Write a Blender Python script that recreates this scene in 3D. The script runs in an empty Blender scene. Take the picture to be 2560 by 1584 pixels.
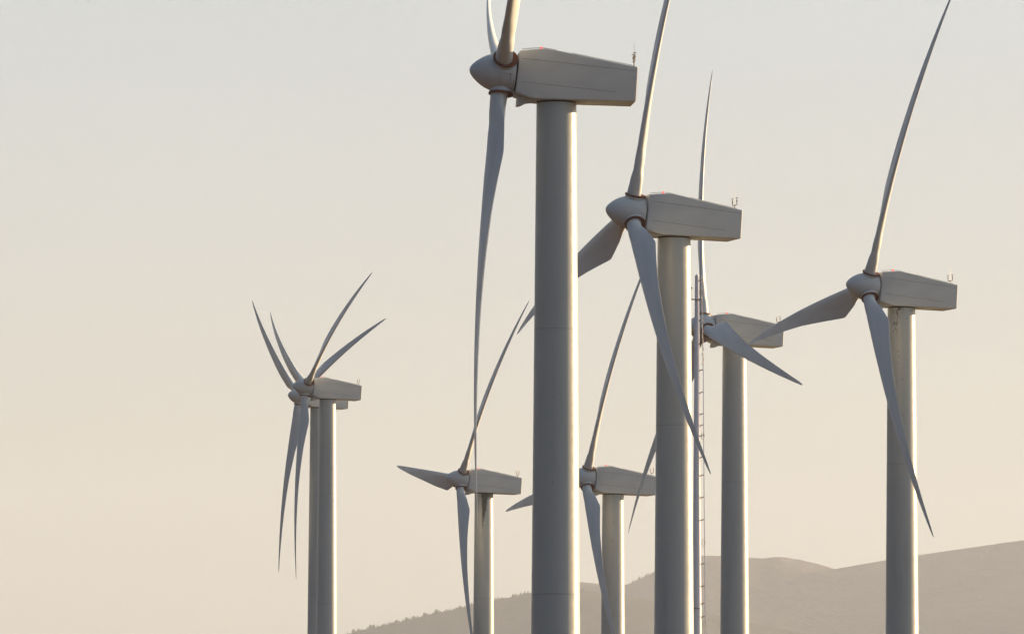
import bpy, bmesh, math, random
from mathutils import Vector, Matrix, noise as mnoise
random.seed(7)
sc = bpy.context.scene
COL = sc.collection
R = math.radians
PI = math.pi

# ------------------------------------------------------------------ camera
F_PX, W_PX, H_PX = 18000.0, 2560.0, 1584.0
PITCH, ROLL, CZ = 0.08, -0.0022, 2.0
cam_d = bpy.data.cameras.new('camera'); cam = bpy.data.objects.new('camera', cam_d)
COL.objects.link(cam); sc.camera = cam
cam_d.sensor_width = 36.0; cam_d.lens = 36.0 * F_PX / W_PX
cam_d.clip_start = 1.0; cam_d.clip_end = 60000.0
cam.location = (0, 0, CZ)
cam.rotation_euler = (Matrix.Rotation(PI/2 + PITCH, 3, 'X') @ Matrix.Rotation(-ROLL, 3, 'Z')).to_euler()

def from_px(px, py, d):
    """world point seen at photo pixel (px,py), d metres along the view axis"""
    Xr, Yr = px - 1280.0, 792.0 - py
    c, s = math.cos(ROLL), math.sin(ROLL)
    X = (Xr*c + Yr*s)/F_PX*d; U = (-Xr*s + Yr*c)/F_PX*d
    return Vector((X, d*math.cos(PITCH) - U*math.sin(PITCH), d*math.sin(PITCH) + U*math.cos(PITCH) + CZ))

# ------------------------------------------------------------------ render settings
sc.render.engine = 'CYCLES'
sc.cycles.use_denoising = True
sc.cycles.max_bounces = 8; sc.cycles.diffuse_bounces = 4; sc.cycles.glossy_bounces = 3
sc.cycles.volume_bounces = 2
sc.cycles.use_adaptive_sampling = True; sc.cycles.adaptive_threshold = 0.01
sc.view_settings.view_transform = 'Standard'; sc.view_settings.look = 'None'
sc.view_settings.exposure = 1.42; sc.view_settings.gamma = 1.0; sc.view_settings.use_curve_mapping = False

# ------------------------------------------------------------------ helpers
def tag(o, label=None, cat=None, group=None, kind=None):
    if label: o['label'] = label
    if cat: o['category'] = cat
    if group: o['group'] = group
    if kind: o['kind'] = kind
    return o
def empty(name, loc, rz=0.0):
    o = bpy.data.objects.new(name, None); COL.objects.link(o)
    o.location = loc; o.rotation_euler = (0, 0, rz); o.empty_display_size = 1.0
    return o
def link(name, bm, mats, parent=None, smooth=True, sharp=35):
    me = bpy.data.meshes.new(name)
    bmesh.ops.recalc_face_normals(bm, faces=bm.faces)
    if smooth:
        for f in bm.faces: f.smooth = True
        for e in bm.edges:
            if len(e.link_faces) == 2 and e.calc_face_angle(0) > R(sharp): e.smooth = False
    bm.to_mesh(me); bm.free()
    for m in (mats if isinstance(mats, (list, tuple)) else [mats]): me.materials.append(m)
    o = bpy.data.objects.new(name, me); COL.objects.link(o)
    if parent: o.parent = parent
    return o
def loft(bm, rings, closed=True, cap=(True, True), mi=0):
    vr = [[bm.verts.new(p) for p in r] for r in rings]
    n = len(rings[0])
    for a, b in zip(vr, vr[1:]):
        for i in range(n if closed else n-1):
            j = (i+1) % n
            f = bm.faces.new((a[i], a[j], b[j], b[i])); f.material_index = mi
    if cap[0]: f = bm.faces.new(vr[0][::-1]); f.material_index = mi
    if cap[1]: f = bm.faces.new(vr[-1]); f.material_index = mi
    return vr
def frame_of(d):
    d = d.normalized(); a = Vector((0, 0, 1)) if abs(d.z) < .9 else Vector((1, 0, 0))
    x = d.cross(a).normalized(); return x, d.cross(x).normalized()
def tube(bm, pts, r, n=10, mi=0, cap=True):
    pts = [Vector(p) for p in pts]; rings = []
    if not isinstance(r, (list, tuple)): r = [r]*len(pts)
    for i, p in enumerate(pts):
        d = (pts[min(i+1, len(pts)-1)] - pts[max(i-1, 0)])
        x, y = frame_of(d)
        rings.append([p + (x*math.cos(2*PI*k/n) + y*math.sin(2*PI*k/n))*r[i] for k in range(n)])
    loft(bm, rings, cap=(cap, cap), mi=mi)
def box(bm, c, s, M=None, mi=0, bev=0.0):
    g = bmesh.ops.create_cube(bm, size=1.0)
    vs = g['verts']
    for v in vs: v.co = Vector((v.co.x*s[0], v.co.y*s[1], v.co.z*s[2]))
    if bev:
        es = list({e for v in vs for e in v.link_edges})
        r = bmesh.ops.bevel(bm, geom=es, offset=bev, segments=2, affect='EDGES')
        vs = list({v for f in r['faces'] for v in f.verts} | {v for v in vs if v.is_valid})
    T = Matrix.Translation(Vector(c)) @ (M.to_4x4() if M else Matrix.Identity(4))
    for v in vs: v.co = T @ v.co
    for f in {f for v in vs for f in v.link_faces}: f.material_index = mi

# ------------------------------------------------------------------ materials
class NT:
    def __init__(s, name):
        s.m = bpy.data.materials.new(name); s.m.use_nodes = True
        s.t = s.m.node_tree; s.b = s.t.nodes['Principled BSDF']
        s.tc = s.t.nodes.new('ShaderNodeTexCoord')
    def n(s, typ, **kw):
        nd = s.t.nodes.new(typ)
        for k, v in kw.items():
            if k in nd.inputs: s.put(nd.inputs[k], v)
            else: setattr(nd, k, v)
        return nd
    def put(s, sock, v):
        if hasattr(v, 'is_linked'): s.t.links.new(v, sock)
        else: sock.default_value = v
    def math(s, op, a, b=None, c=None, clamp=False):
        nd = s.t.nodes.new('ShaderNodeMath'); nd.operation = op; nd.use_clamp = clamp
        for i, v in enumerate((a, b, c)):
            if v is not None: s.put(nd.inputs[i], v)
        return nd.outputs[0]
    def noise(s, scale, vec=None, detail=3.0, rough=0.5, stretch=None):
        vec = vec or s.tc.outputs['Object']
        if stretch:
            mp = s.t.nodes.new('ShaderNodeMapping'); s.t.links.new(vec, mp.inputs['Vector']); mp.inputs['Scale'].default_value = stretch; vec = mp.outputs[0]
        nd = s.t.nodes.new('ShaderNodeTexNoise'); s.t.links.new(vec, nd.inputs['Vector'])
        nd.inputs['Scale'].default_value = scale; nd.inputs['Detail'].default_value = detail; nd.inputs['Roughness'].default_value = rough
        return nd.outputs['Fac']
    def rng(s, v, a, b, c=0.0, d=1.0, smooth=True):
        nd = s.t.nodes.new('ShaderNodeMapRange'); nd.interpolation_type = 'SMOOTHSTEP' if smooth else 'LINEAR'
        s.put(nd.inputs[0], v)
        for i, q in enumerate((a, b, c, d)): s.put(nd.inputs[i+1], q)
        return nd.outputs[0]
    def mix(s, f, a, b):
        nd = s.t.nodes.new('ShaderNodeMix'); nd.data_type = 'RGBA'
        s.put(nd.inputs[0], f)
        for i, v in ((6, a), (7, b)):
            if isinstance(v, tuple): nd.inputs[i].default_value = (*v[:3], 1)
            else: s.put(nd.inputs[i], v)
        return nd.outputs[2]
    def xyz(s, vec=None):
        nd = s.t.nodes.new('ShaderNodeSeparateXYZ'); s.t.links.new(vec or s.tc.outputs['Object'], nd.inputs[0]); return nd.outputs
    def done(s, col, rough=0.4, **kw):
        if isinstance(col, tuple): s.b.inputs['Base Color'].default_value = (*col, 1)
        else: s.t.links.new(col, s.b.inputs['Base Color'])
        s.put(s.b.inputs['Roughness'], rough)
        for k, v in kw.items(): s.put(s.b.inputs[k.replace('_', ' ')], v)
        return s.m

PAINT = (0.56, 0.565, 0.56)
def paint_mat(name, base=PAINT, rough=0.38, streak=(0.6, 0.6, 3.0)):
    t = NT(name)
    a = t.noise(1.1, stretch=streak, detail=4); b = t.noise(14.0, detail=2)
    dk = tuple(c*0.93 for c in base)
    col = t.mix(t.rng(a, .42, .72), base, dk)
    spots = t.rng(b, .70, .76, 0, .5)
    col = t.mix(spots, col, tuple(c*0.6 for c in base))
    return t.done(col, t.rng(a, .3, .7, rough-.05, rough+.12), Specular_IOR_Level=.5 if rough < .5 else .22)
M_blade = paint_mat('blade_paint', (0.62, 0.665, 0.68), 0.36, (1.2, 1.2, .25))
M_nac = paint_mat('nacelle_paint', (0.575, 0.605, 0.61), 0.62, (.5, .5, 1.2))
M_spin = paint_mat('spinner_paint', (0.54, 0.585, 0.605), 0.40, (.8, .8, .8))
def plain(name, col, rough=.5, metal=0.0, var=.25, sc_=6.0):
    t = NT(name); a = t.noise(sc_)
    return t.done(t.mix(a, tuple(c*(1+var) for c in col), tuple(c*(1-var) for c in col)), rough, Metallic=metal)
M_seam = plain('seam_dark', (0.26, 0.25, 0.235), .8)
M_dark = plain('dark_gap', (0.03, 0.028, 0.026), .7)
M_rust = plain('collar_rust_brown', (0.15, 0.032, 0.006), .6, var=.5, sc_=9)
M_steel = plain('galvanised_steel', (0.42, 0.41, 0.39), .42, .5)
M_brass = plain('dark_bronze_metal', (0.16, 0.12, 0.08), .5, .3)
t = NT('red_lens'); M_red = t.done((0.75, 0.04, 0.03), .3, Emission_Color=(0.9, 0.06, 0.04, 1), Emission_Strength=0.7)

TOP_Z = 47.5            # hub height above the foot of a tower
HUBX = 2.90             # distance from tower axis to rotor plane
TILT = 0.09567324
def tower_mat(name, psi, stain=None, seed=0.0, warm=0.0):
    """pale tower paint, weld lines every 2.9 m, flange seams, rain streaks; optional dirt running down below the nacelle"""
    t = NT(name); o = t.xyz()
    off = t.n('ShaderNodeVectorMath', operation='ADD'); t.t.links.new(t.tc.outputs['Object'], off.inputs[0]); off.inputs[1].default_value = (seed, seed*2, seed*3)
    vec = off.outputs[0]
    a = t.noise(1.2, vec, 4, .6, (1.0, 1.0, .10))
    b = t.noise(2.2, vec, 3)
    base = (0.415, 0.455, 0.46)
    col = t.mix(t.rng(a, .45, .75), base, tuple(c*.87 for c in base))
    # weld lines
    md = t.math('PINGPONG', o[2], 1.45)
    weld = t.rng(md, .012, .028, .09, 0)
    fl = t.math('ABSOLUTE', t.math('SUBTRACT', o[2], TOP_Z-1.6-26.4)); flm = t.rng(fl, .025, .05, .42, 0)
    fl2 = t.math('ABSOLUTE', t.math('SUBTRACT', o[2], TOP_Z-1.6-12.2)); flm2 = t.rng(fl2, .02, .04, .35, 0)
    lines = t.math('MAXIMUM', t.math('MAXIMUM', weld, flm), flm2)
    col = t.mix(lines, col, (0.2, 0.2, 0.2))
    sp = t.rng(t.noise(5.5, vec, 1), .745, .765, 0, .45)
    col = t.mix(sp, col, (0.25, 0.2, 0.15))
    lat = t.math('ADD', t.math('MULTIPLY', o[0], math.cos(psi)), t.math('MULTIPLY', o[1], -math.sin(psi)))
    dep = t.math('SUBTRACT', TOP_Z-1.62, o[2])                    # metres below the tower head
    if stain == 'streak':
        wig = t.math('MULTIPLY', t.math('SUBTRACT', t.noise(.9, t.tc.outputs['Object'], 3), .5), .35)
        cx = t.math('ADD', t.math('ADD', t.math('MULTIPLY', dep, -.07), .12), wig)
        d = t.math('ABSOLUTE', t.math('SUBTRACT', lat, cx))
        wd = t.rng(dep, 0, 4.4, .42, .035, False)
        edge = t.math('ADD', wd, t.math('MULTIPLY', t.math('SUBTRACT', t.noise(6, t.tc.outputs['Object'], 4), .5), .5))
        m = t.math('MULTIPLY', t.rng(t.math('SUBTRACT', d, edge), -.12, .06, 1, 0), t.rng(dep, 2.0, 7.0, .92, 0))
        cap = t.math('MULTIPLY', t.rng(t.math('ADD', dep, t.math('MULTIPLY', t.noise(3), -.9)), -.2, .35, 1, 0), t.rng(lat, -.7, .1, 0, .9))
        col = t.mix(t.math('MAXIMUM', m, cap), col, (0.035, 0.022, 0.012))
    if stain == 'cracks':
        vo = t.n('ShaderNodeTexNoise'); t.t.links.new(t.tc.outputs['Object'], vo.inputs['Vector']); vo.inputs['Scale'].default_value = 1.5; vo.inputs['Detail'].default_value = 3
        wig = t.math('MULTIPLY', t.math('SUBTRACT', vo.outputs['Fac'], .5), 1.5)
        d = t.math('ABSOLUTE', t.math('SUBTRACT', t.math('ADD', lat, .28), t.math('ADD', wig, t.math('MULTIPLY', dep, -.10))))
        m = t.math('MULTIPLY', t.rng(d, .02, .09, .8, 0), t.rng(dep, 1.2, 2.6, 1, 0))
        m2 = t.math('MULTIPLY', t.rng(t.noise(3.2, None, 4, .65), .60, .66, 0, .65), t.rng(dep, .3, 1.5, 1, 0))
        m3 = t.math('MULTIPLY', t.rng(t.noise(1.8, None, 2), .68, .72, 0, .5), t.rng(dep, 3.0, 8, 1, 0))
        col = t.mix(t.math('MAXIMUM', t.math('MAXIMUM', m, m2), m3), col, (0.08, 0.06, 0.045))
    if stain == 'specks':
        m3 = t.rng(t.noise(2.6, vec, 2), .70, .73, 0, .55)
        col = t.mix(m3, col, (0.12, 0.09, 0.06))
    bp = t.n('ShaderNodeBump', Strength=.15, Distance=.03); t.t.links.new(t.noise(.8, vec, 2, .5, (1, 1, .4)), bp.inputs['Height'])
    t.t.links.new(bp.outputs[0], t.b.inputs['Normal'])
    return t.done(col, t.rng(b, .3, .7, .30, .42))

# ------------------------------------------------------------------ turbine meshes (shared)
R_T = 25.0; CONE, FLEX = 0.07645796, 0.10929621
def lerp_tab(tab, x):
    if x <= tab[0][0]: return tab[0][1]
    for (a, b), (c, d) in zip(tab, tab[1:]):
        if x <= c: return b + (d-b)*(x-a)/(c-a)
    return tab[-1][1]
def smooth_tab(tab, x):
    if x <= tab[0][0]: return tab[0][1]
    for (a, b), (c, d) in zip(tab, tab[1:]):
        if x <= c:
            u = (x-a)/(c-a); u = u*u*(3-2*u); return b + (d-b)*u
    return tab[-1][1]
def blade_bm():
    bm = bmesh.new(); rings = []
    st = [0.75, 1.0, 1.3, 1.6, 1.9, 2.2, 2.5, 2.8, 3.1, 3.4, 3.7, 4.0, 4.3, 4.55, 4.8, 5.2, 5.8, 6.5] + [7.25+.75*i for i in range(23)] + [24.2, 24.5, 24.75, 24.9, 24.98]
    LE = [(1.6, .47), (3.0, .45), (4.7, .42), (12, .33), (20, .20), (24.2, .11), (24.9, .06), (25, .01)]
    TE = [(1.2, .47), (4.55, 1.63), (4.85, 1.68), (5.3, 1.63), (12, 1.00), (20, .46), (24.2, .16), (24.9, .05), (25, .015)]
    TW = [(1.6, 25), (4.7, 19), (8, 10), (12, 5), (18, 1.5), (25, -1)]
    TH = [(1.3, 1.0), (2.0, .72), (3.0, .45), (4.7, .29), (8, .25), (14, .20), (25, .15)]
    n = 36
    for r in st:
        le, te = lerp_tab(LE, r), lerp_tab(TE, r); ch = le+te; tw = R(lerp_tab(TW, r)); th = smooth_tab(TH, r)
        blend = min(1, max(0, (r-1.25)/1.5))**.8
        ring = []
        for k in range(n):
            a = 2*PI*k/n
            xc = .5*(1-math.cos(a))              # 0 at leading edge .. 1 trailing
            yt = 5*th*(.2969*math.sqrt(xc) - .126*xc - .3516*xc**2 + .2843*xc**3 - .1015*xc**4)
            camb = .035*4*xc*(1-xc)
            ya = (camb + yt if a < PI else camb - yt*.8)*ch
            xa = le - xc*ch
            xr = .47*math.cos(a); yr = .47*math.sin(a)
            x = xr*(1-blend) + xa*blend if r > 1.25 else xr
            y = yr*(1-blend) + ya*blend if r > 1.25 else yr
            X = x*math.cos(tw) + y*math.sin(tw)*0.0 - y*math.sin(-tw)
            Y = y*math.cos(tw) - x*math.sin(tw)
            off = -CONE*r + FLEX*R_T*(r/R_T)**1.99863133
            ring.append(Vector((X, Y+off, r)))
        rings.append(ring)
    loft(bm, rings)
    return bm
def lathe(bm, prof, n=56, M=None, mi=0, cap=(False, True)):
    rings = []
    for x, r in prof:
        rings.append([Vector((x, r*math.cos(2*PI*k/n), r*math.sin(2*PI*k/n))) for k in range(n)])
    if M: rings = [[M @ p for p in q] for q in rings]
    loft(bm, rings, cap=cap, mi=mi)
def mesh_of(name, bm, mats, smooth=True, sharp=35):
    o = link(name, bm, mats, None, smooth, sharp); me = o.data; bpy.data.objects.remove(o); return me

# spinner (x axis = rotor axis, nose at -x), collars at 3 blade angles
def spinner_prof():
    return [(-1.81, .0015), (-1.80, .08), (-1.765, .17), (-1.69, .29), (-1.56, .43), (-1.4, .57), (-1.2, .72), (-.95, .865), (-.65, .98), (-.3, 1.055), (.05, 1.09), (.35, 1.085), (.62, 1.07), (.64, 1.045), (.645, .95)]
bm = bmesh.new(); lathe(bm, spinner_prof(), 72, cap=(True, True)); ME_spin = mesh_of('spinner', bm, [M_spin], sharp=50)
# one blade collar: a short cuff around the root with a brown sealing ring on its rim (axis +z)
bm = bmesh.new()
RZ = Matrix(((0, 0, 1), (0, 1, 0), (-1, 0, 0))).to_4x4() # maps x-axis lathe -> z
RZ = Matrix.Rotation(-PI/2, 4, 'Y')
lathe(bm, [(.70, .60), (.90, .625), (1.06, .635), (1.09, .645)], 48, RZ, 0, (True, False))
lathe(bm, [(1.09, .647), (1.115, .675), (1.19, .680), (1.215, .655), (1.19, .62), (1.15, .50), (1.12, .46)], 48, RZ, 1, (False, True))
ME_collar = mesh_of('blade_collar', bm, [M_spin, M_rust], sharp=40)
ME_blade = mesh_of('blade', blade_bm(), [M_blade], sharp=60)

def rounded(hw, zt, zb, rt=.16, rb=.06, k=5):
    pts = []
    for cy, cz, r, a0 in ((hw-rt, zt-rt, rt, 0), (-hw+rt, zt-rt, rt, 90), (-hw+rb, zb+rb, rb, 180), (hw-rb, zb+rb, rb, 270)):
        for i in range(k+1):
            a = R(a0 + 90*i/k); pts.append((cy + r*math.cos(a), cz + r*math.sin(a)))
    return pts
# nacelle in frame: hub at origin, +x to the rear, z up
NAC = [  # x, top z, bottom z, half width, shear
 (.725, 1.08, -1.17, 1.07, .100), (.75, 1.12, -1.21, 1.11, .100), (.95, 1.14, -1.27, 1.17, .098), (1.3, 1.165, -1.38, 1.24, .095), (1.65, 1.19, -1.47, 1.29, .09),
 (2.05, 1.22, -1.505, 1.31, .085), (2.9, 1.09, -1.52, 1.32, .08), (4.2, .84, -1.54, 1.31, .07), (5.6, .57, -1.56, 1.30, .065), (7.13, .295, -1.59, 1.28, .06), (7.17, .26, -1.56, 1.25, .06)]
bm = bmesh.new(); rings = []
for x, zt, zb, hw, sh in NAC:
    rings.append([Vector((x + sh*z, y, z)) for y, z in rounded(hw, zt, zb, .09 if x > .74 else .12, .05 if x > 1.2 else .15)])
loft(bm, rings)
def strip(bm, pts, h, mi):     # a sealed panel joint standing 3 mm proud on both flanks
    for s in (-1, 1):
        q = []
        for x, z, hw in pts:
            q.append([Vector((x, s*(hw-.01), z+h/2)), Vector((x, s*(hw+.008), z+h/2)), Vector((x, s*(hw+.008), z-h/2)), Vector((x, s*(hw-.01), z-h/2))])
        loft(bm, q, mi=mi)
def hw_at(x, z=0): x -= .085*z; return lerp_tab([(a, d) for a, b, c, d, e in NAC], x)
for z0, z1 in ((.66, .06), (-.60, -1.20)):
    strip(bm, [(x, z0 + (z1-z0)*(x-1.0)/6.0, hw_at(x, z0 + (z1-z0)*(x-1.0)/6.0)) for x in (.95, 1.3, 1.65, 2.05, 2.9, 4.2, 5.6, 7.1)], .022, 1)
ME_nac = mesh_of('nacelle', bm, [M_nac, M_seam], sharp=28)
def roof_z(x): return lerp_tab([(a, b) for a, b, c, d, e in NAC], x)
bm = bmesh.new()
prof = [(.78, -1.30), (.74, -1.76), (.90, -1.76), (1.08, -1.69), (1.22, -1.60), (1.75, -1.53), (1.8, -1.40)]
loft(bm, [[Vector((x, y, z)) for x, z in prof] for y in (-.55, .55)])
ME_fair = mesh_of('cable_fairing', bm, [M_nac], sharp=30)
bm = bmesh.new(); tube(bm, [(HUBX, 0, -1.46), (HUBX, 0, -1.64)], 1.03, 48)
ME_yaw = mesh_of('yaw_ring', bm, [M_dark])
bm = bmesh.new(); q = Vector((math.cos(TILT), 0, -math.sin(TILT))); tube(bm, [q*.60, q*.86], .93, 40)
ME_shaft = mesh_of('main_shaft_cover', bm, [M_dark])
bm = bmesh.new(); g = bmesh.ops.create_uvsphere(bm, u_segments=16, v_segments=10, radius=.075)
for v in g['verts']: v.co.z *= 1.15
bmesh.ops.translate(bm, verts=bm.verts, vec=(2.06, -.25, 1.34)); ME_lamp = mesh_of('aviation_light', bm, [M_red])
bm = bmesh.new(); tube(bm, [(2.06, -.25, 1.19), (2.06, -.25, 1.27)], .06, 12); ME_lampb = mesh_of('lamp_base', bm, [M_steel])
def rail(x0, x1, h, y):
    bm = bmesh.new(); xs = [x0 + (x1-x0)*i/8 for i in range(9)]
    tube(bm, [(xs[0], y, roof_z(xs[0])-.01)] + [(x, y, roof_z(x)+h) for x in xs] + [(xs[-1], y, roof_z(xs[-1])-.01)], .018, 8)
    for x in xs[2:-1:2]: tube(bm, [(x, y, roof_z(x)-.02), (x, y, roof_z(x)+h)], .014, 6)
    return mesh_of('roof_rail', bm, [M_steel])
ME_railA = rail(1.0, 2.85, .10, -.72); ME_railB = rail(3.65, 6.9, .07, -.95)
bm = bmesh.new()
sl = math.atan2(-.15, .85)
box(bm, (2.62, -.2, 1.19), (.50, .7, .07), Matrix.Rotation(-sl, 3, 'Y'), bev=.015); ME_hatch = mesh_of('roof_hatch', bm, [M_nac], sharp=20)
# wind sensor mast: pole, brace, fork with two cups, lightning rod
bm = bmesh.new(); X, Z = 7.10, .285
tube(bm, [(X, 0, Z-.03), (X, 0, Z+.42)], .028, 8)
tube(bm, [(X-.22, 0, Z+.04), (X, 0, Z+.24)], .018, 6)
tube(bm, [(X, -.42, Z+.62), (X, -.42, Z+.46), (X, -.38, Z+.42), (X, .38, Z+.42), (X, .42, Z+.46), (X, .42, Z+.62)], .026, 8)
ME_sens = mesh_of('wind_sensor', bm, [M_brass])
ME_cups = []
for s in (-1, 1):
    bm = bmesh.new()
    tube(bm, [(X, s*.42, Z+.60), (X, s*.42, Z+.64), (X, s*.42, Z+.74)], [.03, .055, .03], 10)
    tube(bm, [(X, s*.42, Z+.74), (X, s*.42, Z+.86)], .02, 6)
    for k in range(3):
        a = 2*PI*k/3 + s; px, py = X+.06*math.cos(a), s*.42+.06*math.sin(a)
        tube(bm, [(X, s*.42, Z+.86), (px, py, Z+.86)], .01, 5)
        g = bmesh.ops.create_uvsphere(bm, u_segments=8, v_segments=6, radius=.03); bmesh.ops.translate(bm, verts=g['verts'], vec=(px, py, Z+.86))
    ME_cups.append(mesh_of('cup_anemometer', bm, [M_brass]))
bm = bmesh.new(); tube(bm, [(X, 0, Z+.40), (X, 0, Z+1.42)], .011, 6); ME_rod = mesh_of('lightning_rod', bm, [M_steel])
# access hatch outline on the spinner: frame bent to the spinner surface (blade-angle coords: hatch centred on +z)
def spin_r(x): return lerp_tab(spinner_prof()[:-2], x)
bm = bmesh.new()
def sp(x, a, dr=.004): r = spin_r(x)+dr; return Vector((x, r*math.sin(a), r*math.cos(a)))
c4 = [(-.20, -.27), (.36, -.27), (.36, .27), (-.20, .27)]
path = []
for (x0, a0), (x1, a1) in zip(c4, c4[1:]+c4[:1]):
    for i in range(6): path.append(sp(x0+(x1-x0)*i/6, a0+(a1-a0)*i/6))
tube(bm, path + [path[0]], .010, 6)
tube(bm, [sp(.30, .25, .02), sp(.40, .25, .02)], .028, 8)
ME_shatch = mesh_of('access_hatch', bm, [M_seam])

def tower_mesh():
    bm = bmesh.new(); rings = []; zt = TOP_Z - 1.62; n = 96
    zs = [-6.0] + [zt*i/24 for i in range(25)]
    for z in zs:
        r = (2.15 + .0166*(zt-z))/2
        rings.append([Vector((r*math.cos(2*PI*k/n), r*math.sin(2*PI*k/n), z)) for k in range(n)])
    loft(bm, rings)
    # bolted flange: a shallow ring joint
    z = TOP_Z-1.6-26.4; r = (2.15 + .0166*(zt-z))/2 + .004
    tube(bm, [(0, 0, z-.05), (0, 0, z+.05)], r, 96)
    return mesh_of('tower', bm, [M_nac], sharp=50)
ME_tower = tower_mesh()

# ------------------------------------------------------------------ the eight turbines
TURB = [ # hub x,y,z, yaw, rotor phase, hatch gap, stain, label
 (-0.52400, 384.81000, 45.98700, 0.09000, 3.01000, 2, None, 'largest and nearest wind turbine, its nacelle at the top, square hatch on its nose cone'),
 (7.78000, 465.52200, 46.13700, 0.32165, 2.37202, 0, None, 'second largest wind turbine, just right of the nearest tower, a blade crossing its own tower'),
 (27.70400, 559.35000, 49.26500, 0.37066, 2.51304, 0, 'cracks', 'wind turbine standing alone at the right edge, dark crack-like stains at its tower head'),
 (17.19800, 642.30300, 52.56900, 0.32570, 1.84029, 0, None, 'wind turbine behind the thin ladder mast, one blade pointing down right across its tower'),
 (7.46800, 721.40100, 43.62500, 0.35551, 2.53835, 1, 'specks', 'low wind turbine seen between the two biggest towers, a darker blade crossing its nacelle'),
 (-5.93600, 836.14600, 50.08400, 0.36411, 2.74038, 1, 'streak', 'wind turbine with a dark dirt streak on its tower head, one blade pointing left'),
 (-26.61500, 929.73400, 67.39700, 0.33414, 3.09938, 0, None, 'front wind turbine of the overlapping pair on the left, fully visible nacelle'),
 (-29.94100, 1013.36000, 71.95800, 0.49491, 3.27125, 0, 'specks', 'rear wind turbine of the overlapping pair on the left, mostly hidden behind the front one'),
]
GROUP = 'wind turbines of the wind farm'
bases = []
def child(name, me, parent, mat=None):
    o = bpy.data.objects.new(name, me); COL.objects.link(o); o.parent = parent
    if mat is not None: o.matrix_local = mat
    return o
for i, (hx, hy, hz, psi, phi, hg, stain, lab) in enumerate(TURB):
    tx, ty = hx + HUBX*math.cos(psi), hy + HUBX*math.sin(psi)
    base = Vector((tx, ty, hz - TOP_Z)); bases.append(base)
    root = empty('wind_turbine', base, psi); tag(root, lab, 'wind turbine', GROUP)
    tm = child('tower', ME_tower, root)
    tmat = tower_mat('tower_paint_%d' % i, psi, stain, seed=i*3.7)
    tm.material_slots[0].link = 'OBJECT'; tm.material_slots[0].material = tmat
    if stain == 'streak': tm['label'] = 'pale tower with a brown-black dirt streak below the nacelle'
    if stain == 'cracks': tm['label'] = 'pale tower with dark crack-like stains at the top'
    HM = Matrix.Translation((-HUBX, 0, TOP_Z))
    nac = child('nacelle', ME_nac, root, HM)
    for nm, me in (('yaw_ring', ME_yaw), ('cable_fairing', ME_fair), ('aviation_light', ME_lamp), ('lamp_base', ME_lampb), ('roof_rail', ME_railA), ('roof_rail', ME_railB),
                   ('roof_hatch', ME_hatch), ('wind_sensor', ME_sens), ('cup_anemometer', ME_cups[0]), ('cup_anemometer', ME_cups[1]), ('lightning_rod', ME_rod), ('main_shaft_cover', ME_shaft)):
        child(nm, me, nac)
    f = Vector((-math.cos(TILT), 0, math.sin(TILT))); u = Vector((0, -1, 0)); v = Vector((math.sin(TILT), 0, math.cos(TILT)))
    def rot(phi, spin=False):
        d = u*math.sin(phi) + v*math.cos(phi); e = u*math.cos(phi) - v*math.sin(phi)
        if spin:   # columns: x=-f, z=d
            x, z = -f, d; y = z.cross(x)
        else:      # x=leading edge, y=downwind, z=out
            x, y, z = e, -f, d
        return HM @ Matrix(((x.x, y.x, z.x, 0), (x.y, y.y, z.y, 0), (x.z, y.z, z.z, 0), (0, 0, 0, 1)))
    SM = rot(phi, True); spn = child('spinner', ME_spin, root, SM)
    inv = SM.inverted()
    for b in range(3):
        child('blade_collar', ME_collar, spn, inv @ rot(phi + b*2*PI/3))
        child('blade', ME_blade, root, rot(phi + b*2*PI/3))
    child('access_hatch', ME_shatch, spn, inv @ rot(phi + (hg+.5)*2*PI/3, True))

# ------------------------------------------------------------------ ladder mast
M_mast = paint_mat('mast_zinc', (0.86, 0.88, 0.96), .35, (1, 1, .3))
dm = 600.0
mt = from_px(1742.5, 688, dm); mb = from_px(1743.5, 1584, dm); ppm = F_PX/dm
mz0 = 2.0
root = empty('ladder_mast', (mt.x, mt.y, mz0)); tag(root, 'thin pole mast with a ladder, right beside the tower of the second largest turbine', 'mast')
H = mt.z - mz0
def mrad(z): return .175 + (H-z)*.0072
bm = bmesh.new(); n = 24
tube(bm, [(0, 0, H*i/20) for i in range(21)], [mrad(H*i/20) for i in range(21)], 28)
tube(bm, [(0, 0, H-.02), (0, 0, H+.10)], [.1, .05], 12)
link('pole', bm, M_mast, root, sharp=50)
zj = mt.z - (1520-688)/ppm - mz0
bm = bmesh.new(); tube(bm, [(0, 0, zj-.06), (0, 0, zj+.06)], mrad(zj)+.03, 28); link('joint_flange', bm, M_steel, root)
def zpy(y): return H - (y-688)/ppm
bm = bmesh.new()
RX = lambda z: mrad(z) + .20 + .08*min(1, max(0, (H-z)/7))
for dy in (-.16, .16): tube(bm, [(RX(z), -.1+dy, z) for z in [i*H/20 for i in range(21)]], .034, 6)
z = 1.0
while z < H:
    tube(bm, [(RX(z), -.26, z), (RX(z), .06, z)], .012, 5); z += .30
link('ladder', bm, M_mast, root)
for y in (700, 748, 800, 858, 925, 981, 1035, 1063, 1089, 1143, 1188, 1243, 1299, 1408, 1464, 1507, 1540, 1600, 1660, 1720):
    bm = bmesh.new(); z = zpy(y); tube(bm, [(mrad(z)-.03, -.1, z-.09), (mrad(z)+.1, -.1, z+.0), (RX(z)+.01, -.1, z+.02)], .045, 6)
    link('ladder_bracket', bm, M_brass, root)
bm = bmesh.new()
pts = []
for i in range(90):
    z = H + .05 - i*.085; pts.append((RX(z)-.02 + .075*math.sin(i*1.9)+.045*math.sin(i*.7), -.32+.05*math.cos(i*1.3), z))
M_cable = plain('old_cable', (.66, .56, .48), .5)
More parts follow.
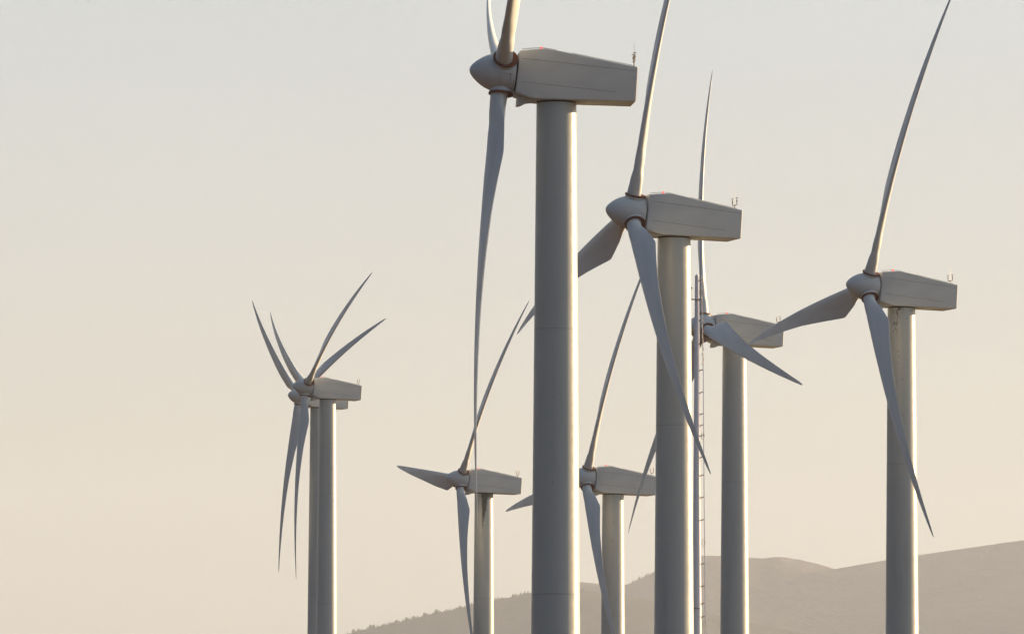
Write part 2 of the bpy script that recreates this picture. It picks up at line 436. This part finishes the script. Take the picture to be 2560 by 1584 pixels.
tube(bm, pts, .028, 6); link('coiled_cable', bm, M_cable, root)
for yc in (732, 1090, 1357, 1560):
    z = zpy(yc); bm = bmesh.new(); tube(bm, [(RX(z)-.08+.16*math.cos(a*PI/6)*.8, -.30, z+.28*math.sin(a*PI/6)) for a in range(13)], .025, 6); link('cable_loop', bm, M_cable, root)
bm = bmesh.new(); zb = zpy(749)
tube(bm, [(-1.1, -.30, zb), (.35, -.30, zb)], .055, 8); tube(bm, [(0, -.30, zb), (0, 0, zb)], .05, 8)
boom = link('boom', bm, M_steel, root)
bm = bmesh.new(); tube(bm, [(-.46, -.30, zb+.04), (-.46, -.30, zb+.9)], .008, 6); g = bmesh.ops.create_uvsphere(bm, u_segments=10, v_segments=8, radius=.075)
bmesh.ops.translate(bm, verts=g['verts'], vec=(-.46, -.30, zb+.94)); link('cup_anemometer', bm, M_brass, boom)

# ------------------------------------------------------------------ ground
anch = [(b.x, b.y, b.z) for b in bases] + [(0, 0, 0), (-200, 100, 0), (200, 100, 0), (mt.x, mt.y, mz0), (-400, 900, 12), (400, 900, 8), (0, 1600, 20), (-600, 1600, 25), (600, 1600, 20), (0, -600, -6)]
def ground_z(x, y):
    sw = sz = 0
    for a, b, c in anch:
        d = ((x-a)**2 + (y-b)**2 + 60.0)
        w = 1/d**1.6; sw += w; sz += w*c
    z = sz/sw
    far = max(0, min(1, (math.hypot(x, y)-1600)/3000))
    return z*(1-far) + 20*far
bm = bmesh.new(); grid = []
ys = [-3000, -1500, -600, -300, -120] + [i*25 for i in range(-3, 60)] + [1500+i*150 for i in range(12)] + [3500, 4500, 6000, 9000, 12000, 16000, 24000]
xs_ = [-16000, -9000, -5000, -2500, -1400, -900, -600, -400] + [i*20 for i in range(-15, 16)] + [400, 600, 900, 1400, 2500, 5000, 9000, 16000]
for y in ys: grid.append([bm.verts.new((x, y, ground_z(x, y))) for x in xs_])
for a, b in zip(grid, grid[1:]):
    for i in range(len(xs_)-1): bm.faces.new((a[i], a[i+1], b[i+1], b[i]))
t = NT('dry_grass_ground')
c = t.mix(t.rng(t.noise(.02, None, 5), .35, .65), (0.115, 0.048, 0.006), (0.08, 0.036, 0.005)); c = t.mix(t.rng(t.noise(.6, None, 4), .4, .7, 0, .6), c, (0.05, 0.028, 0.006))
bp = t.n('ShaderNodeBump', Strength=.6, Distance=.4); t.t.links.new(t.noise(1.5, None, 4), bp.inputs['Height']); t.t.links.new(bp.outputs[0], t.b.inputs['Normal'])
M_ground = t.done(c, .95)
g = link('ground', bm, M_ground); tag(g, kind='structure')

# ------------------------------------------------------------------ far hills
def hill_mat(name, a, b, sc_):
    t = NT(name); c = t.mix(t.rng(t.noise(sc_, None, 5, .6), .4, .62), a, b)
    bp = t.n('ShaderNodeBump', Strength=1.0, Distance=12.0); t.t.links.new(t.noise(.02, None, 5, .6), bp.inputs['Height']); t.t.links.new(bp.outputs[0], t.b.inputs['Normal'])
    return t.done(c, 1.0, Specular_IOR_Level=0.0)
M_hillA = hill_mat('wooded_slope', (0.05, 0.052, 0.052), (0.075, 0.072, 0.07), .004)
M_hillB = hill_mat('bare_mountain', (0.082, 0.075, 0.086), (0.112, 0.10, 0.108), .0022)
def hill(prof, D, mat, seed, front=4200., back=2500., rough=1.0, amp=12.0):
    """prof: photo pixel crest line; the slope falls towards the viewer and behind"""
    bm = bmesh.new(); rows = []
    px = [prof[0][0] + (prof[-1][0]-prof[0][0])*i/420 for i in range(421)]
    svals = [-1, -.9, -.8, -.7, -.6, -.5, -.42, -.34, -.27, -.2, -.14, -.09, -.05, -.02, 0, .04, .1, .2, .4, .7, 1]
    for x in px:
        y = lerp_tab(prof, x)
        crest = from_px(x, y, D)
        cn = rough*.5*mnoise.noise(Vector((x*.11, seed, 0))) + rough*.7*mnoise.noise(Vector((x*.45, seed, 4)))
        col_ = []
        for s in svals:
            if s <= 0:
                yy = crest.y + s*front; k = (1+s); h = k**1.25
            else:
                yy = crest.y + s*back; h = (1-s)**1.3
            w = min(1, abs(s)*4)*min(1, (1-abs(s))*4)
            zz = 10 + (crest.z-10)*h + cn*max(0, 1-abs(s)*12) + amp*w*(mnoise.noise(Vector((crest.x*.0022, yy*.0012, seed))) + .5*mnoise.noise(Vector((crest.x*.007, yy*.0035, seed+3))))
            col_.append(bm.verts.new((crest.x*(yy/crest.y if s < 0 else 1.0)*1.0, yy, zz)))
        rows.append(col_)
    for a, b in zip(rows, rows[1:]):
        for i in range(len(svals)-1): bm.faces.new((a[i], a[i+1], b[i+1], b[i]))
    o = link('hill', bm, mat, sharp=180); tag(o, kind='structure'); return o
profA = [(-200, 1800), (400, 1700), (760, 1612), (870, 1584), (905, 1574), (960, 1563), (1020, 1550), (1060, 1537), (1110, 1528), (1150, 1519), (1190, 1511), (1240, 1499), (1300, 1487), (1335, 1480), (1400, 1474), (1500, 1476), (1640, 1500), (1900, 1560), (2300, 1640)]
profB = [(1150, 1580), (1250, 1530), (1330, 1496), (1360, 1478), (1400, 1457), (1430, 1452), (1450, 1453.5), (1500, 1458), (1530, 1460), (1560, 1462), (1580, 1456), (1600, 1447), (1618, 1438), (1640, 1426), (1680, 1405), (1715, 1393), (1760, 1388), (1800, 1388.5), (1870, 1392.5), (1905, 1394.5), (1940, 1391), (1960, 1391.5), (2000, 1398), (2040, 1407), (2070, 1416), (2088, 1421.5), (2130, 1413.5), (2220, 1398), (2300, 1386), (2360, 1377.5), (2440, 1366), (2500, 1357), (2560, 1349), (2700, 1330), (3000, 1300), (3400, 1330), (3900, 1500)]
hill(profA, 12000., M_hillA, 1.3, 3800., 1200., 1.0)
hill(profB, 14200., M_hillB, 5.1, 4400., 2200., 1.3, 12)
# conifers on the wooded crests: small tiered crowns, far too many and too far to count
def crest_forest(prof, D, x0, x1, hmin, hmax, dens, seed):
    rnd = random.Random(seed); bm = bmesh.new(); x = x0
    while x < x1:
        clump = max(0, min(1, .5 + 1.0*mnoise.noise(Vector((x*.05, seed, 0)))))
        y = lerp_tab(prof, x); p = from_px(x, y, D)
        yy = p.y + rnd.uniform(-60, 20); zz = p.z - abs(yy-p.y)*.05 - 1.0
        h = (hmin + (hmax-hmin)*(rnd.random()**1.6))*(.5 + .7*clump); w = h*rnd.uniform(.2, .5)
        k = 7; tiers = rnd.choice((3, 4))
        for q in range(tiers):
            a0 = rnd.random()*PI; zb, zt = zz + h*(.06 + .28*q), zz + h*min(1, .06 + .28*q + .48)
            rw = w*(1-.25*q); ring = [bm.verts.new((p.x + rw*(.8+.4*rnd.random())*math.cos(a0+2*PI*i/k), yy + rw*math.sin(a0+2*PI*i/k), zb)) for i in range(k)]
            top = bm.verts.new((p.x + rnd.uniform(-.1, .1)*w, yy, zt))
            for i in range(k): bm.faces.new((ring[i], ring[(i+1) % k], top))
        tube(bm, [(p.x, yy, zz-3), (p.x, yy, zz+h*.3)], .3, 5)
        x += rnd.uniform(.4, 1.6)*dens*(1.6 - clump)
    return bm
M_fir = hill_mat('fir_needles', (0.04, 0.05, 0.03), (0.07, 0.07, 0.04), .05)
o = link('crest_forest', crest_forest(profA, 12000., 700, 1460, 2.8, 8.6, 1.9, 3), M_fir, smooth=False); tag(o, 'dark ragged line of trees along the hazy ridge rising behind the left towers', 'trees', kind='stuff')
o = link('crest_forest', crest_forest(profB, 14200., 1555, 1700, 4.0, 9.5, 3.4, 11), M_fir, smooth=False); tag(o, 'short row of round trees climbing the middle hill left of the second largest tower', 'trees', kind='stuff')

# ------------------------------------------------------------------ light: low warm sun behind on the right, clear hazy sky
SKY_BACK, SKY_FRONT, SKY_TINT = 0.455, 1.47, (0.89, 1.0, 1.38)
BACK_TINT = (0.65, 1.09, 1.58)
HAZE_LOW, HAZE_HIGH = (3.30, 3.20, 2.88), (3.04, 3.27, 3.33)
SUN_EL = R(9.0); SUN_AZ = R(61.0)        # azimuth from +Y towards +X
sd = Vector((math.sin(SUN_AZ)*math.cos(SUN_EL), math.cos(SUN_AZ)*math.cos(SUN_EL), math.sin(SUN_EL)))
sl_ = bpy.data.lights.new('sun', 'SUN'); sun = bpy.data.objects.new('sun', sl_); COL.objects.link(sun)
sl_.energy = 5.0; sl_.angle = R(.5); sl_.color = (1.0, 0.675, 0.36)
sun.rotation_euler = (-sd).to_track_quat('-Z', 'Y').to_euler(); sun.location = (200, 100, 200)
w = bpy.data.worlds.new('World'); sc.world = w; w.use_nodes = True
nt = w.node_tree; bg = nt.nodes['Background']
sky = nt.nodes.new('ShaderNodeTexSky'); sky.sky_type = 'NISHITA'; sky.sun_disc = False
sky.sun_elevation = SUN_EL; sky.sun_rotation = SUN_AZ; sky.altitude = 300; sky.air_density = 1.0; sky.dust_density = 4.0; sky.ozone_density = 1.0
# thick evening haze scatters sunlight forward: the half of the sky towards the sun is brighter
tc = nt.nodes.new('ShaderNodeTexCoord')
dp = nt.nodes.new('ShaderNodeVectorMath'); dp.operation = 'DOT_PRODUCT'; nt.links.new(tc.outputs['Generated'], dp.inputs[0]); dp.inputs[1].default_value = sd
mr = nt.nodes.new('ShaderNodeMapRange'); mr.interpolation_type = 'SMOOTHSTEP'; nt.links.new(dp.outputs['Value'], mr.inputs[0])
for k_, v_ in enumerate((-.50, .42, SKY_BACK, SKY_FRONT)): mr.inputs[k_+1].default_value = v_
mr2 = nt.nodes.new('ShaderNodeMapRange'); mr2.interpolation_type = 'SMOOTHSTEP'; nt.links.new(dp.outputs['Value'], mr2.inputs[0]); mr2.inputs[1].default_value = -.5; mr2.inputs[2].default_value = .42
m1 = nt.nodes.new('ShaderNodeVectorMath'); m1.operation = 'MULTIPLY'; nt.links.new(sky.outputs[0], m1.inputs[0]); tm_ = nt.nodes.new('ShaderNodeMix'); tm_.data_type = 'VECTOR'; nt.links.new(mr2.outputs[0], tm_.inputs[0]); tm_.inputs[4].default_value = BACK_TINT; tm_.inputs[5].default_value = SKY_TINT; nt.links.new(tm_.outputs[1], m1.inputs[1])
mixh = nt.nodes.new('ShaderNodeMix'); mixh.data_type = 'VECTOR'
mh_ = nt.nodes.new('ShaderNodeMath'); mh_.operation = 'MULTIPLY_ADD'; nt.links.new(mr.outputs[0], mh_.inputs[0]); mh_.inputs[1].default_value = .7/(SKY_FRONT-SKY_BACK); mh_.inputs[2].default_value = -.7*SKY_BACK/(SKY_FRONT-SKY_BACK)
nt.links.new(mh_.outputs[0], mixh.inputs[0]); nt.links.new(m1.outputs[0], mixh.inputs[4]); sz_ = nt.nodes.new('ShaderNodeSeparateXYZ'); nt.links.new(tc.outputs['Generated'], sz_.inputs[0])
mrz = nt.nodes.new('ShaderNodeMapRange'); mrz.interpolation_type = 'SMOOTHSTEP'; nt.links.new(sz_.outputs[2], mrz.inputs[0]); mrz.inputs[1].default_value = .015; mrz.inputs[2].default_value = .14
hz_ = nt.nodes.new('ShaderNodeMix'); hz_.data_type = 'VECTOR'; nt.links.new(mrz.outputs[0], hz_.inputs[0]); hz_.inputs[4].default_value = HAZE_LOW; hz_.inputs[5].default_value = HAZE_HIGH
nt.links.new(hz_.outputs[1], mixh.inputs[5])
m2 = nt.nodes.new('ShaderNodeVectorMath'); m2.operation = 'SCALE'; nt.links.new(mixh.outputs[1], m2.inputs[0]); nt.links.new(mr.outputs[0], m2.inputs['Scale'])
nz = nt.nodes.new('ShaderNodeTexNoise'); nz.inputs['Scale'].default_value = 9.0; nz.inputs['Detail'].default_value = 3.0
mpz = nt.nodes.new('ShaderNodeMapping'); mpz.inputs['Scale'].default_value = (1, 1, 3.5); nt.links.new(tc.outputs['Generated'], mpz.inputs['Vector']); nt.links.new(mpz.outputs[0], nz.inputs['Vector'])
nr = nt.nodes.new('ShaderNodeMapRange'); nt.links.new(nz.outputs['Fac'], nr.inputs[0]); nr.inputs[1].default_value = .3; nr.inputs[2].default_value = .7; nr.inputs[3].default_value = .975; nr.inputs[4].default_value = 1.025
m3 = nt.nodes.new('ShaderNodeVectorMath'); m3.operation = 'SCALE'; nt.links.new(m2.outputs[0], m3.inputs[0]); nt.links.new(nr.outputs[0], m3.inputs['Scale'])
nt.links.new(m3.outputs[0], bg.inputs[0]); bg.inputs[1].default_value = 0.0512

# ------------------------------------------------------------------ air
HAZE = 4.7e-5
if HAZE:
    bm = bmesh.new(); x0, x1, y0, y1, z0, z1 = -9000, 9000, -1200, 19000, -12, 1050
    box(bm, ((x0+x1)/2, (y0+y1)/2, (z0+z1)/2), (x1-x0, y1-y0, z1-z0))
    mh = bpy.data.materials.new('haze_air'); mh.use_nodes = True; nt = mh.node_tree
    nt.nodes.remove(nt.nodes['Principled BSDF'])
    pv = nt.nodes.new('ShaderNodeVolumePrincipled'); pv.inputs['Color'].default_value = (.72, .835, 1.0, 1)
    pv.inputs['Density'].default_value = HAZE; pv.inputs['Anisotropy'].default_value = 0.12
    nt.links.new(pv.outputs[0], nt.nodes['Material Output'].inputs['Volume'])
    o = link('haze', bm, mh, smooth=False); tag(o, kind='stuff')
